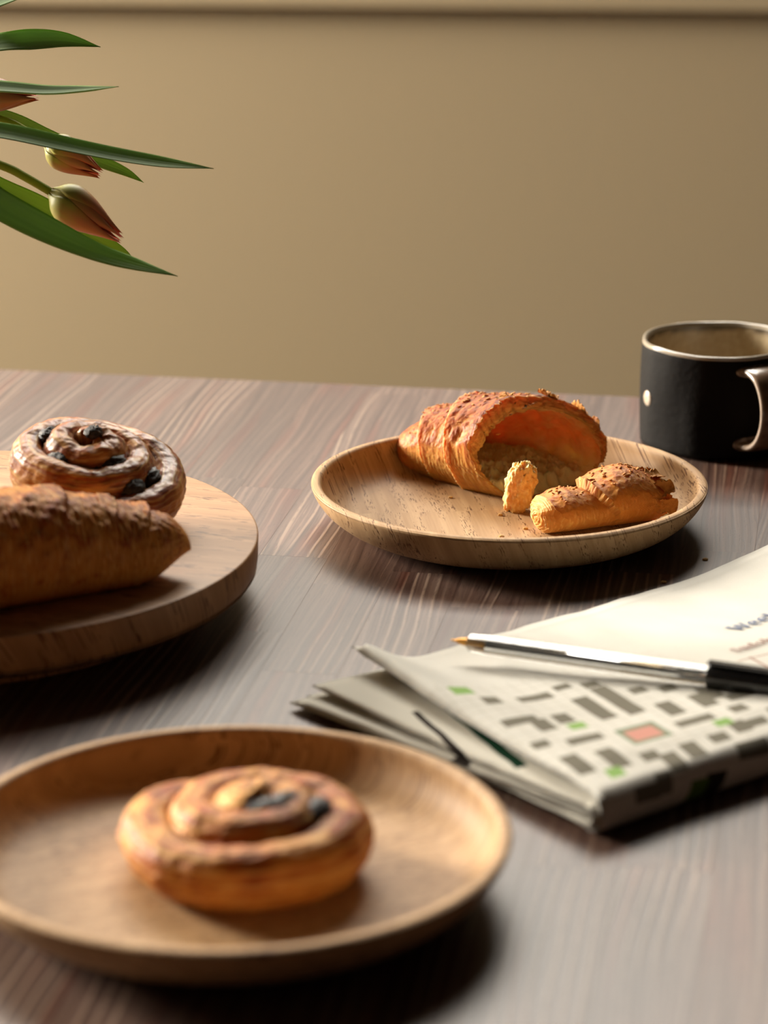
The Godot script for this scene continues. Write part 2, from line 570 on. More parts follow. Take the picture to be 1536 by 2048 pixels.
# ------------------------------------------------------------------ mug
func build_mug() -> void:
	var o := thing("mug", "squat black stoneware mug with a pale glazed lip behind the far plate", "mug", Vector3(0.0772, 0.7502, -1.5902), 0.0)
	var black := bump(mat(Color(0.085, 0.074, 0.066), 0.68, 0.22), micro, 0.02, 14.0)
	var R := 0.0456
	var Hm := 0.0618
	var outer := fine(rounded([Vector2(0, 0.001), Vector2(0.036, 0.0), Vector2(R - 0.0006, 0.002), Vector2(R, 0.02), Vector2(R + 0.0004, 0.045), Vector2(R, Hm - 0.0012), Vector2(R - 0.0006, Hm - 0.0004)], [0, 0.002, 0.002, 0.01, 0.01, 0.001, 0], 4), 0.006)
	part("body", lathe(outer, 120, 0.0012), black, o)
	var lip := rounded([Vector2(R - 0.0001, Hm - 0.0016), Vector2(R + 0.0001, Hm - 0.0002), Vector2(R - 0.0008, Hm + 0.0009), Vector2(R - 0.0026, Hm + 0.0005), Vector2(R - 0.0034, Hm - 0.0016)], [0, 0.0008, 0.0008, 0.0008, 0], 4)
	part("lip", lathe(lip, 120, 0.0012), mat(Color(0.6, 0.56, 0.5), 0.16, 0.7), o, Vector3.ZERO, "pale glossy glazed lip")
	var glaze := painted(0.3, 0.5)
	var inner := fine(rounded([Vector2(R - 0.0032, Hm - 0.0012), Vector2(R - 0.0042, 0.05), Vector2(R - 0.005, 0.012), Vector2(R - 0.012, 0.006), Vector2(0, 0.005)], [0, 0.004, 0.01, 0.008, 0], 5), 0.003)
	part("glaze", lathe(inner, 120, 0.0012, func(p: Vector3) -> Color:
		var k := sst(Hm - 0.006 + 0.004 * n3(p, 90.0), Hm - 0.0015, p.y)
		var c := Color(0.46, 0.37, 0.24).lerp(Color(0.35, 0.26, 0.15), 0.5 + 0.6 * n3(p, 220.0))
		return c.lerp(Color(0.03, 0.018, 0.01), k)), glaze, o, Vector3.ZERO, "speckled tan glaze inside")
	# strap handle towards the viewer and to the right
	var az := deg_to_rad(25.2)
	var dir := Vector3(sin(az), 0, cos(az))
	var side := Vector3(dir.z, 0, -dir.x)
	var path := [Vector3(0.043, 0.0535, 0), Vector3(0.051, 0.0545, 0), Vector3(0.061, 0.051, 0), Vector3(0.068, 0.041, 0), Vector3(0.069, 0.029, 0), Vector3(0.064, 0.018, 0), Vector3(0.055, 0.0115, 0), Vector3(0.043, 0.0105, 0)]
	var strap := grid(60, 24, func(u: float, v: float) -> Array:
		var p := catmull(path, u)
		var d := (catmull(path, u + 0.01) - catmull(path, u - 0.01)).normalized()
		var nrm := Vector3(d.y, -d.x, 0)
		var a := v * TAU
		var ca := signf(cos(a)) * pow(absf(cos(a)), 0.55)
		var sa := signf(sin(a)) * pow(absf(sin(a)), 0.7)
		var wd := 0.0092 + 0.0025 * pow(absf(u - 0.5) * 2.0, 3.0)
		var q := p + nrm * sa * 0.0023
		var at := dir * q.x + Vector3.UP * q.y + side * ca * wd
		var edge := sst(0.75, 0.98, absf(ca))
		var c := Color(0.1, 0.055, 0.03).lerp(Color(0.2, 0.12, 0.07), clampf(0.5 + 0.9 * n3(at, 130.0), 0.0, 1.0))
		return [at, c.lerp(Color(0.3, 0.22, 0.16), edge * 0.7)])
	part("handle", strap, painted(0.2, 0.6), o, Vector3.ZERO, "brown glazed strap handle")
	for e in [[0.0535, 0.5], [0.0105, 0.3]]:
		var at: Vector3 = dir * 0.0438 + Vector3.UP * e[0]
		var pad := grid(24, 10, func(u: float, v: float) -> Array:
			var a := u * TAU
			var q := side * cos(a) * sin(v * PI) * 0.0125 + Vector3.UP * sin(a) * sin(v * PI) * 0.0052 + dir * cos(v * PI) * 0.0028
			return [at + q, Color(0.05, 0.03, 0.02).lerp(Color(0.3, 0.22, 0.16), clampf(0.4 + 1.4 * n3(q, 260.0), 0.0, 1.0))])
		part("handle_joint", pad, painted(0.3, 0.6), o)
	# pressed dot on the side
	var az2 := deg_to_rad(-2.8 - 61.0)
	var d2 := Vector3(sin(az2), 0, cos(az2))
	var s2 := Vector3(d2.z, 0, -d2.x)
	var dot := grid(28, 8, func(u: float, v: float) -> Array:
		var a := u * TAU
		var q := s2 * cos(a) * sin(v * PI) * 0.0046 + Vector3.UP * sin(a) * sin(v * PI) * 0.0048 + d2 * cos(v * PI) * 0.0012
		return [d2 * (R + 0.0006) + Vector3.UP * 0.031 + q, Color(0.42, 0.35, 0.27).lerp(Color(0.3, 0.17, 0.09), sst(0.1, 0.5, n3(q, 330.0)))])
	part("dot", dot, painted(0.35, 0.5), o, Vector3.ZERO, "small cream glazed dot")

# ------------------------------------------------------------------ newspaper
const NEWS := Vector3(0.0103, 0.7503, -1.0048)
const NU := Vector3(0.733, 0, -0.68)
const NV := Vector3(-0.68, 0, -0.733)
const PAGE_U := 0.31

func page_h(u: float, v: float) -> float:
	var s := clampf((v - 0.03) / 0.16, 0.0, 1.0)
	var h := 0.018 - 0.013 * s + 0.016 * exp(-pow(maxf(u - 0.026, 0.0) / 0.024, 2.0)) * pow(clampf(v / 0.19, 0.0, 1.0), 2.0)
	h += 0.010 * pow(clampf((u - 0.2) / 0.11, 0.0, 1.0), 2.0) * s
	return h + 0.0007 * nz(u * 30.0, v * 14.0, 2.0) * (0.3 + s)

func folded_sheet(i: int) -> ArrayMesh:
	var thick: float = [0.0016, 0.0014, 0.0013][i]
	var u0: float = [0.0, -0.002, 0.001][i]
	var vback: float = [0.199, 0.19, 0.187][i]
	var top := func(u: float, v: float) -> float:
		var s := clampf(v / 0.19, 0.0, 1.0)
		var b := page_h(u, v)
		if i == 0:
			return b
		var curl := exp(-pow(maxf(u, 0.0) / 0.06, 2.0)) * s * s
		if i == 1:
			return lerpf(0.0135, 0.0034, s) + 0.0055 * curl
		return lerpf(0.0098, 0.0026, s) + 0.002 * curl
	var bot := func(_u: float, v: float) -> float:
		var s := clampf(v / 0.19, 0.0, 1.0)
		return [0.0001, lerpf(0.0038, 0.0012, s), lerpf(0.0068, 0.0021, s)][i]
	var at := func(u: float, s: float) -> Array:
		var ht: float = top.call(u, 0.0)
		var hb: float = bot.call(u, 0.0)
		var r := (ht - hb) * 0.5
		var in0: float = [0.0, 0.003, 0.006][i]
		if s < 0.45:
			var v := lerpf(vback, r + in0, s / 0.45)
			return [Vector3(u, top.call(u, v), -v), v - r]
		if s < 0.55:
			var a := (s - 0.45) / 0.1 * PI
			var bulge := 1.0 + 0.1 * sin(u * 90.0) * sin(a)
			return [Vector3(u, hb + r + cos(a) * r, -(r + in0 - sin(a) * r * 0.85 * bulge)), -a * r]
		var v2 := lerpf(r + in0, vback + 0.004, (s - 0.55) / 0.45)
		return [Vector3(u, bot.call(u, v2), -v2), -1.0]
	return grid(150, 128, func(sv: float, w: float) -> Array:
		var s := sv
		var inner := w > 0.5
		var k := (1.0 - absf(w - 0.5) * 2.0)
		# k runs 0 (left edge) .. 1 (right edge) on the way out and back again
		k = w * 2.0 if not inner else 2.0 - w * 2.0
		var slant: float = [0.030, 0.003, -0.012][i]
		var u := lerpf(u0 + slant * clampf(-(at.call(0.0, s)[0] as Vector3).z / 0.19, 0.0, 1.0), PAGE_U, k)
		var rag := 0.0005 * nz(s * 20.0, i * 5.0, 1.0) * (1.0 - k)
		var p: Array = at.call(u + rag, s)
		var q: Vector3 = p[0]
		var d: Vector3 = (at.call(u, minf(s + 0.006, 1.0))[0] - at.call(u, maxf(s - 0.006, 0.0))[0]).normalized()
		var nrm := d.cross(Vector3(1, 0, 0)).normalized()
		var edge := minf(k * PAGE_U / (0.0012 if i else 0.004), 1.0)
		var th := thick * 0.5 * sqrt(maxf(0.0, 1.0 - pow(1.0 - edge, 2.0)))
		if s < 0.01 or s > 0.99:
			th *= 0.15
		if i == 0 and s < 0.45:
			var fat := 1.0 + 3.6 * clampf(-q.z / 0.19, 0.0, 1.0) * exp(-pow((u - u0 - slant * 0.6) / 0.05, 2.0))
			th *= fat
			q -= nrm * thick * 0.5 * (fat - 1.0)
		var mid := q - nrm * thick * 0.5
		var out := mid + nrm * th * (-1.0 if inner else 1.0)
		var arc: float = p[1]
		var uv := Vector2(clampf(u / PAGE_U, 0.0, 1.0), 0.98 if inner or s >= 0.56 else 1.0 - (arc + 0.03) / 0.24)
		return [out, Color.WHITE, uv], false, true)

func page_texture(front: bool) -> ImageTexture:
	var size := 1024
	var t := tex(size, size, func(x: int, y: int) -> Color:
		var k := 0.5 + 0.5 * nz(x * 0.012, y * 0.004, 3.0)
		var f := 0.02 * nz(x * 0.4, y * 0.4, 1.0)
		var c := Color(0.785, 0.775, 0.745).lerp(Color(0.83, 0.82, 0.79), k)
		return Color(c.r + f, c.g + f, c.b + f))
	var im := t.get_image()
	var put := func(c: Vector2, size_: Vector2, col: Color, strength := 1.0) -> void:
		# one printed cell: c in metres on the page, size in cells
		c.y -= 0.009
		var A := Vector2(1.0, -0.07) * 0.0092
		var D := Vector2(-0.3, -0.95) * 0.0092
		var hw := size_ * 0.5
		var r := (absf(A.x) + absf(D.x)) * maxf(size_.x, size_.y)
		var inv := Transform2D(A, D, Vector2.ZERO).affine_inverse()
		var sc := Vector2(size / PAGE_U, size / 0.24)
		for py in range(maxi(0, int((1.0 - (c.y + r + 0.03) / 0.24) * size)), mini(size, int((1.0 - (c.y - r + 0.03) / 0.24) * size))):
			for px in range(maxi(0, int((c.x - r) * sc.x)), mini(size, int((c.x + r) * sc.x))):
				var m := Vector2(px / sc.x, (1.0 - float(py) / size) * 0.24 - 0.03)
				var q := inv * (m - c)
				if absf(q.x) < hw.x - 0.02 and absf(q.y) < hw.y - 0.02:
					im.set_pixel(px, py, im.get_pixel(px, py).lerp(col, strength))
	if not front:
		var ink := Color(0.2, 0.18, 0.17)
		put.call(Vector2(0.02, 0.1), Vector2(0.7, 9), Color(0.1, 0.22, 0.16))
		put.call(Vector2(0.06, 0.12), Vector2(5, 6), Color(0.6, 0.58, 0.53))
		put.call(Vector2(0.006, 0.11), Vector2(0.4, 7), ink)
		return ImageTexture.create_from_image(im)
	var gl := Color(0.62, 0.6, 0.55)
	# thin rules of the grid
	for k in 15:
		var b := Vector2(0.0175, 0.127) + Vector2(1.0, -0.07) * 0.0078 * k
		put.call(b + Vector2(-0.3, -0.95) * 0.0078 * 6.5, Vector2(0.1, 14), gl, 0.35)
		var e := Vector2(0.0325, 0.133) + Vector2(-0.3, -0.95) * 0.0078 * k
		put.call(e + Vector2(1.0, -0.07) * 0.0078 * 6.5, Vector2(14, 0.1), gl, 0.35)
	var grey := Color(0.46, 0.445, 0.4)
	for c in [[0.040, 0.1138, 1, 1.2], [0.0618, 0.1103, 2, 1], [0.0703, 0.0818, 1, 3.6], [0.085, 0.083, 1, 4.6], [0.081, 0.114, 1, 0.8], [0.101, 0.087, 1, 1], [0.1123, 0.08, 1, 1], [0.0925, 0.108, 1, 1], [0.05, 0.079, 1, 1.4], [0.032, 0.086, 2, 1], [0.0365, 0.0765, 1, 1.7], [0.0193, 0.0588, 1, 0.9], [0.038, 0.052, 2, 0.9], [0.0154, 0.032, 1, 2.3], [0.0311, 0.028, 1, 2.3], [0.0923, 0.058, 1, 2], [0.1103, 0.0564, 1, 2], [0.1122, 0.0372, 1, 1], [0.088, 0.0385, 2.2, 0.9], [0.0965, 0.021, 1, 1.3], [0.104, 0.0205, 1.6, 0.9], [0.0807, 0.0173, 1.1, 1], [0.063, 0.0145, 1, 1.7], [0.0874, 0.0034, 1.9, 1], [0.0445, 0.0205, 1, 1], [0.0488, 0.011, 1, 1.8], [0.026, -0.001, 1.6, 0.8], [0.036, 0.001, 1, 1.2], [0.0625, -0.0085, 1.2, 1.5], [0.12, 0.062, 1, 2], [0.128, 0.05, 2, 1], [0.121, 0.02, 1, 2], [0.136, 0.03, 1, 2], [0.112, -0.002, 2, 1], [0.139, 0.008, 1, 2]]:
		put.call(Vector2(c[0], c[1]), Vector2(c[2], c[3]), grey if c[0] < 0.062 or c[0] > 0.064 or c[1] > 0.0 else Color(0.2, 0.19, 0.17))
	for c in [[0.0367, 0.1299, 1.2, 1.2], [0.0474, 0.0674, 1, 0.9], [0.0944, 0.0289, 1, 0.8], [0.0215, 0.0164, 0.9, 1], [0.0535, -0.0088, 1.1, 1.4]]:
		put.call(Vector2(c[0], c[1]), Vector2(c[2], c[3]), Color(0.53, 0.66, 0.4) if c[1] > 0.0 else Color(0.36, 0.48, 0.2))
	put.call(Vector2(0.0615, 0.042), Vector2(2.3, 2.3), Color(0.5, 0.54, 0.46))
	put.call(Vector2(0.0612, 0.0415), Vector2(1.7, 1.5), Color(0.76, 0.56, 0.51))
	# the frame of the small number grid beside the headline
	for e in [[0.195, 0.0822, 7.6, 0.16], [0.1598, 0.058, 0.2, 6.4]]:
		put.call(Vector2(e[0], e[1]), Vector2(e[2], e[3]), Color(0.6, 0.46, 0.42), 0.8)
	return ImageTexture.create_from_image(im)

func build_newspaper() -> void:
	var o := thing("newspaper", "folded newspaper with a crossword on its upper page lying under the pen", "newspaper", NEWS, deg_to_rad(42.85))
	for i in 3:
		var m := mat(Color(0.97, 0.96, 0.94) if i else Color.WHITE, 0.9, 0.08)
		m.albedo_texture = page_texture(i == 0)
		part("sheet", folded_sheet(i), m, o, Vector3.ZERO, ["printed outer sheet with crossword", "grey printed inner sheet", "plain inner sheet"][i])
	for w in [["Weekly", 0.1935, 0.1145, 0.0118, Color(0.45, 0.49, 0.6), Vector2(1, 0.06)], ["Sudoku", 0.1690, 0.0915, 0.0082, Color(0.6, 0.48, 0.45), Vector2(1, 0.03)], ["4", 0.174, 0.0745, 0.005, Color(0.45, 0.42, 0.4), Vector2(1, 0.03)]]:
		var ink := mat(w[4], 0.75, 0.2)
		part("print", lettering(w[0], Vector2(w[1], w[2]), w[3], w[5]), ink, o)

func lettering(text: String, at: Vector2, height: float, dir: Vector2) -> ArrayMesh:
	var tm := TextMesh.new()
	var f := SystemFont.new()
	f.font_names = PackedStringArray(["Droid Serif"])
	f.font_weight = 700
	tm.font = f
	tm.text = text
	tm.font_size = 48
	tm.pixel_size = height / 48.0
	tm.depth = 0.0
	tm.horizontal_alignment = HORIZONTAL_ALIGNMENT_LEFT
	tm.vertical_alignment = VERTICAL_ALIGNMENT_BOTTOM
	var arr := tm.surface_get_arrays(0)
	var src: PackedVector3Array = arr[Mesh.ARRAY_VERTEX]
	var nrm := PackedVector3Array()
	var dst := PackedVector3Array()
	for p in src:
		var q := at + dir * p.x + Vector2(-dir.y, dir.x) * p.y
		dst.append(Vector3(q.x, page_h(q.x, q.y) + 0.0006, -q.y))
		nrm.append(Vector3.UP)
	arr[Mesh.ARRAY_VERTEX] = dst
	arr[Mesh.ARRAY_NORMAL] = nrm
	arr[Mesh.ARRAY_TANGENT] = null
	var m := ArrayMesh.new()
	m.add_surface_from_arrays(Mesh.PRIMITIVE_TRIANGLES, arr)
	return m

# ------------------------------------------------------------------ pen
const PEN_TIP := Vector3(-0.0585, 0.7668, -1.1864)
const PEN_CAP := Vector3(0.0560, 0.7700, -1.1397)

func build_pen() -> void:
	var d := (PEN_CAP - PEN_TIP)
	var len_ := d.length()
	var o := thing("pen", "clear plastic ballpoint pen with brass tip and black cap resting on the newspaper", "pen", PEN_TIP)
	var z := d.normalized()
	var x := Vector3.UP.cross(z).normalized()
	o.basis = Basis(x, z.cross(x), z)
	var glass := mat(Color(0.97, 0.975, 0.97, 0.04), 0.03)
	glass.refraction_enabled = true
	glass.refraction_scale = 0.05
	glass.transparency = BaseMaterial3D.TRANSPARENCY_ALPHA
	var turned := func(prof: Array, seg: int, hex: float) -> ArrayMesh:
		var n := prof.size() - 1
		return grid(seg, n, func(u: float, v: float) -> Array:
			var p: Vector2 = prof[roundi(v * n)]
			var a := u * TAU
			var k := fposmod(a - deg_to_rad(102.0) + PI / 6.0, PI / 3.0) - PI / 6.0
			var r := p.x * lerpf(1.0, minf(1.0 / cos(k), 1.145) * 0.93, hex)
			return [Vector3(cos(a) * r, sin(a) * r, p.y)])
	part("nib", turned.call(rounded([Vector2(0, 0), Vector2(0.0004, 0.0001), Vector2(0.0006, 0.0025), Vector2(0.0011, 0.003), Vector2(0.0024, 0.0095), Vector2(0.0026, 0.0175), Vector2(0.0017, 0.018), Vector2(0, 0.018)], [0, 0.0002, 0.0003, 0.0003, 0.001, 0.0004, 0, 0], 3), 40, 0.0), metal(Color(0.72, 0.52, 0.24), 0.32), o, Vector3.ZERO, "brass writing tip")
	part("ink_tube", turned.call([Vector2(0, 0.0182), Vector2(0.0017, 0.0182), Vector2(0.0017, len_ + 0.03), Vector2(0, len_ + 0.03)], 24, 0.0), mat(Color(0.06, 0.055, 0.06), 0.4), o, Vector3.ZERO, "dark ink tube inside the barrel")
	part("barrel", turned.call(rounded([Vector2(0.0029, 0.0085), Vector2(0.0037, 0.009), Vector2(0.0042, 0.018), Vector2(0.0042, len_ + 0.02), Vector2(0.0019, len_ + 0.02), Vector2(0.0019, 0.0181), Vector2(0.0027, 0.0177), Vector2(0.0027, 0.0088)], [0, 0.0005, 0.002, 0.0003, 0, 0, 0, 0], 4), 120, 1.0), glass, o, Vector3.ZERO, "clear hexagonal barrel")
	part("cap", turned.call(rounded([Vector2(0.0043, len_ + 0.0005), Vector2(0.0054, len_), Vector2(0.0056, len_ + 0.004), Vector2(0.0048, len_ + 0.05), Vector2(0.004, len_ + 0.056), Vector2(0, len_ + 0.057)], [0, 0.0004, 0.001, 0.001, 0.002, 0], 4), 48, 0.0), mat(Color(0.07, 0.07, 0.07), 0.22, 0.6), o, Vector3.ZERO, "black cap")
	part("clip", box(Vector3(0.0042, 0.0016, 0.042), 0.0005), mat(Color(0.07, 0.07, 0.07), 0.22, 0.6), o, Vector3(-0.001, 0.0068, len_ + 0.021))

func metal(c: Color, rough: float) -> StandardMaterial3D:
	var m := mat(c, rough)
	m.metallic = 0.9
	return m

# ------------------------------------------------------------------ pastry swirls
var crust: StandardMaterial3D
var glazed: StandardMaterial3D
var matte: StandardMaterial3D
var raisin_mat: StandardMaterial3D

func pastry_materials() -> void:
	if crust:
		return
	crust = bump(painted(0.52, 0.28), micro, 0.014, 40.0)
	glazed = bump(painted(0.46, 0.4), micro, 0.012, 40.0)
	glazed.clearcoat_enabled = true
	glazed.clearcoat = 0.15
	glazed.clearcoat_roughness = 0.22
	matte = bump(painted(0.55, 0.3), micro, 0.012, 40.0)
	raisin_mat = bump(mat(Color(0.13, 0.085, 0.08), 0.38, 0.5), micro, 0.06, 120.0)

func dough(brown: float, pale: float) -> Color:
	var c := Color(0.54, 0.22, 0.045).lerp(Color(0.31, 0.075, 0.016), sst(0.2, 0.75, brown))
	c = c.lerp(Color(0.13, 0.035, 0.012), sst(0.7, 1.15, brown))
	return c.lerp(Color(0.72, 0.43, 0.14), clampf(pale, 0.0, 1.0))

# s: R outer radius, H height, turns, dome, seed, hole, squeeze
func swirl(s: Dictionary) -> ArrayMesh:
	var turns: float = s.turns
	var R: float = s.R
	var pitch := R / (turns + 0.36)
	var nu := 680
	var nv := 104
	var sd: float = s.seed
	return grid(nu, nv, func(u: float, v: float) -> Array:
		var th := u * turns * TAU
		var f := th / TAU
		var rc := pitch * (f + 0.12 if f > 0.5 else 0.12 + f)
		rc = pitch * (f * (0.86 + 0.14 * f / turns) + 0.1)
		var wob := 1.0 + 0.045 * nz(cos(th) * 1.3, sin(th) * 1.3, sd) + 0.02 * nz(th * 1.2, sd)
		rc *= wob
		var taper := minf(sst(0.0, 0.035, u), sst(1.0, 0.9, u))
		taper = sqrt(clampf(taper, 0.0, 1.0))
		var a := pitch * (0.60 + 0.05 * nz(th * 0.9, sd + 4.0)) * lerpf(1.18, 1.0, clampf(f / 1.2, 0.0, 1.0)) * lerpf(0.25, 1.0, taper)
		var rr := rc / R
		var hh: float = s.H * (1.0 - 0.42 * pow(rr, 2.4)) + s.dome * exp(-pow(rr * 2.6, 2.0)) + 0.0016 * nz(th * 0.8, sd + 9.0)
		hh = hh * lerpf(0.5, 1.0, taper)
		if u > 0.9:
			rc -= (u - 0.9) / 0.1 * pitch * 0.35
		var ph := v * TAU
		# section: superellipse standing on its foot
		var cx := signf(sin(ph)) * pow(absf(sin(ph)), 0.8)
		var cy := -cos(ph)
		var lam := nz(ph * 5.5 + th * 0.12, th * 0.55, sd + 2.0)
		var lam2 := nz(ph * 15.0, th * 1.4, sd + 6.0)
		var grow := 1.0 + 0.035 * lam + 0.012 * lam2 + 0.022 * sin(ph * 13.0 + 3.5 * nz(ph * 2.0, th * 0.8, sd + 1.0) + th * 0.4)
		var y := hh * (0.5 + 0.5 * cy * (0.93 + 0.07 * grow))
		y = hh * pow(clampf(y / hh, 0.0, 1.2), 0.85)
		# foot tucks in, the outer flank bulges
		var bulge := 1.0 - 0.28 * pow(1.0 - clampf(y / hh, 0.0, 1.0), 3.0)
		var r := rc + cx * a * grow * bulge
		r *= 1.0 - 0.07 * pow(1.0 - clampf(y / hh, 0.0, 1.0), 4.0) * sst(0.5, 1.0, rr)
		var at := Vector3(cos(th) * r, y, sin(th) * r)
		at += Vector3(n3(at, 160.0), n3(at + Vector3(3, 0, 0), 160.0), n3(at + Vector3(0, 0, 5), 160.0)) * 0.0005
		at.y = maxf(at.y, 0.0)
		var topness := sst(0.45, 1.0, y / hh)
		var patch := n3(at, 55.0)
		var brown: float = s.brown + 0.42 * topness + 0.55 * patch + 0.32 * lam - 0.1
		if cx < 0.0 and rr > 0.3:
			brown -= 0.25 * (1.0 - topness)
		brown += 0.25 * sst(0.2, 0.0, y / hh)
		var pale: float = sst(0.12, 0.5, lam2 + 0.3 * lam) * 0.55 + sst(0.1, 0.5, -patch) * 0.25 + s.pale * sst(0.35, 0.05, rr)
		var ln := sin(ph * 13.0 + 3.5 * nz(ph * 2.0, th * 0.8, sd + 1.0) + th * 0.4)
		var ln2 := sin(ph * 21.0 + 4.0 * nz(ph * 3.0, th * 1.1, sd + 5.0) - th * 0.3)
		var keep := 0.5 + 0.5 * nz(th * 2.3, ph * 2.0, sd + 13.0)
		brown += 0.45 * n3(at + Vector3(0, sd, 0), 24.0) + 0.12
		var c := dough(brown, pale * 0.7)
		c = c.lerp(Color(0.80, 0.50, 0.16), sst(0.4, 0.9, ln) * 0.75 * keep)
		c = c.lerp(Color(0.30, 0.06, 0.014), sst(0.4, 0.9, ln2) * 0.75 * (1.0 - keep * 0.6))
		return [at, c], false, true)

func raisin(sd: int) -> ArrayMesh:
	return grid(26, 16, func(u: float, v: float) -> Array:
		var a := u * TAU
		var b := v * PI
		var d := Vector3(cos(a) * sin(b), cos(b), sin(a) * sin(b))
		var q := 1.0 + 0.28 * nz(d.x * 1.8 + sd, d.y * 3.5, d.z * 3.5) + 0.1 * nz(d.x * 4.0, d.y * 9.0 + sd, d.z * 9.0)
		return [Vector3(d.x * 0.0062, d.y * 0.0034, d.z * 0.0042) * q])

func add_raisins(o: Node3D, spots: Array) -> void:
	var kinds := [raisin(1), raisin(2), raisin(3)]
	for k in spots.size():
		var s: Array = spots[k]
		var m := part("raisin", kinds[k % 3], raisin_mat, o, Vector3(cos(s[0]) * s[1], s[2], sin(s[0]) * s[1]))
		m.rotation = Vector3(s[3] if s.size() > 3 else 0.3, -s[0] + PI / 2, 0.2)
		m.scale = Vector3.ONE * (s[4] if s.size() > 4 else 1.0)

# a raisin in the groove outside turn n of a swirl, seen at that world angle
func groove(world_deg: float, n: int, R: float, turns: float, turn: float, y: float) -> Array:
	var a := fposmod(deg_to_rad(world_deg) + turn, TAU)
	var f := n + a / TAU + 0.5
	var r := R / (turns + 0.36) * (f * (0.86 + 0.14 * f / turns) + 0.1)
	return [a, r, y, 0.2, 1.1]

func build_near_swirl() -> void:
	pastry_materials()
	var at := Vector3(-0.1190, 0.7502 + FLOOR_H, -0.9520)
	var o := thing("pastry_swirl", "single raisin pastry swirl with pale centre on the foreground plate", "pastry", at, deg_to_rad(280.0), "raisin pastry swirls")
	part("dough", swirl({"R": 0.0535, "H": 0.0305, "turns": 2.6, "dome": 0.002, "seed": 3.0, "brown": 0.2, "pale": 0.6}), matte, o)
	add_raisins(o, [[5.93, 0.0115, 0.0275, 0.4, 1.35], [5.24, 0.0115, 0.0275, 0.1, 1.3], [0.2, 0.0095, 0.0275, 0.2, 1.1], groove(10.0, 0, 0.0535, 2.6, deg_to_rad(280.0), 0.0265), groove(150.0, 0, 0.0535, 2.6, deg_to_rad(280.0), 0.022)])

func build_stand_pastries() -> void:
	pastry_materials()
	var top := 0.7502 + 0.034
	var o := thing("pastry_swirl", "glossy browned raisin swirl tilted behind the croissant on the wooden stand", "pastry", Vector3(-0.2445, top + 0.0098, -1.2950), deg_to_rad(20.0), "raisin pastry swirls")
	o.basis = Basis(Vector3(0, 0, 1), deg_to_rad(-10.0)) * Basis(Vector3(1, 0, 0), deg_to_rad(10.0)) * Basis(Vector3.UP, deg_to_rad(200.0))
	part("dough", swirl({"R": 0.0485, "H": 0.035, "turns": 2.9, "dome": 0.005, "seed": 11.0, "brown": 0.36, "pale": 0.1}), glazed, o)
	var turn := deg_to_rad(200.0)
	add_raisins(o, [[0.6, 0.001, 0.0395, 0.1, 0.95], groove(195.0, 1, 0.0485, 2.9, turn, 0.0305), groove(133.0, 0, 0.0485, 2.9, turn, 0.029), groove(80.0, 0, 0.0485, 2.9, turn, 0.027), groove(15.0, 1, 0.0485, 2.9, turn, 0.0250), groove(42.0, 1, 0.0485, 2.9, turn, 0.0250), groove(240.0, 0, 0.0485, 2.9, turn, 0.03), groove(45.0, 0, 0.0485, 2.9, turn, 0.031)])
	var c := thing("croissant", "whole dark brown croissant at the front of the wooden stand", "croissant", Vector3(-0.2460, top, -1.1880), deg_to_rad(31.0))
	part("crust", whole_croissant(), crust, c)

# a whole croissant along x, its right tip at +x, wraps stepping down to the tips
func whole_croissant() -> ArrayMesh:
	var path := [Vector3(-0.115, 0, 0.028), Vector3(-0.09, 0, 0.012), Vector3(-0.05, 0, 0.0), Vector3(-0.01, 0, -0.003), Vector3(0.03, 0, -0.002), Vector3(0.055, 0, 0.001), Vector3(0.072, 0, 0.004)]
	var wid := [0.008, 0.0165, 0.0265, 0.0305, 0.0245, 0.0180, 0.0075]
	var hei := [0.014, 0.032, 0.048, 0.053, 0.043, 0.0305, 0.013]
	return grid(420, 110, func(u: float, v: float) -> Array:
		var t := clampf(u, 0.0, 1.0)
		var th := v * TAU
		var cap := 1.0 - pow(1.0 - clampf(minf(u, 1.0 - u) / 0.13, 0.0, 1.0), 2.0)
		var flat := 0.07 * sst(0.0, 0.2, minf(u, 1.0 - u))
		var skew := 0.03 * cos(th) + 0.012 * sin(th)
		var x := absf(t - 0.47) + skew * 0.9 + 0.008 * nz(th * 1.3, 2.0)
		var edges := [0.09, 0.205, 0.315]
		var step := 0.0
		var lip := 0.0
		for e in edges:
			var d: float = x - e
			if d < 0.0:
				step += (0.14 if e == 0.315 else 0.055) * exp(d / 0.07)
			lip = maxf(lip, exp(-pow(d / 0.006, 2.0)))
		var p := catmull(path, t)
		var d2 := (catmull(path, t + 0.01) - catmull(path, t - 0.01)).normalized()
		var side := Vector3(-d2.z, 0, d2.x)
		var fl := nz(t * 150.0, th * 1.1, 4.0)
		var fl2 := nz(t * 420.0, th * 2.4, 8.0)
		var bl := nz(t * 26.0, th * 3.4, 1.0)
		var g := (0.9 + step + 0.012 * fl + 0.007 * fl2 + 0.026 * bl) * sqrt(cap)
		var w := lerps(wid, t) * g
		var h := lerps(hei, t) * g
		var cy := 0.5 - 0.5 * cos(th)
		var y := h * pow(maxf(0.0, (cy - flat) / (1.0 - flat)), 0.88)
		var at := p + side * signf(sin(th)) * pow(absf(sin(th)), 0.85) * w * (1.0 + 0.08 * (1.0 - cy)) + Vector3.UP * (y + lerpf(0.011, 0.0, sst(0.0, 0.26, minf(t, 1.0 - t))) + h * 0.0)
		var top := sst(0.4, 1.0, cy)
		var brown := 0.22 + 0.28 * top + 0.45 * bl + 0.25 * fl + 0.3 * n3(at, 60.0)
		brown += 0.25 * lip * top
		var pale := sst(0.1, 0.5, fl2 + fl * 0.5) * 0.55 + 0.25 * sst(0.3, 0.7, step / 0.15) * 0.3
		return [at, dough(brown, pale * (0.6 + 0.4 * cy))], false, true)

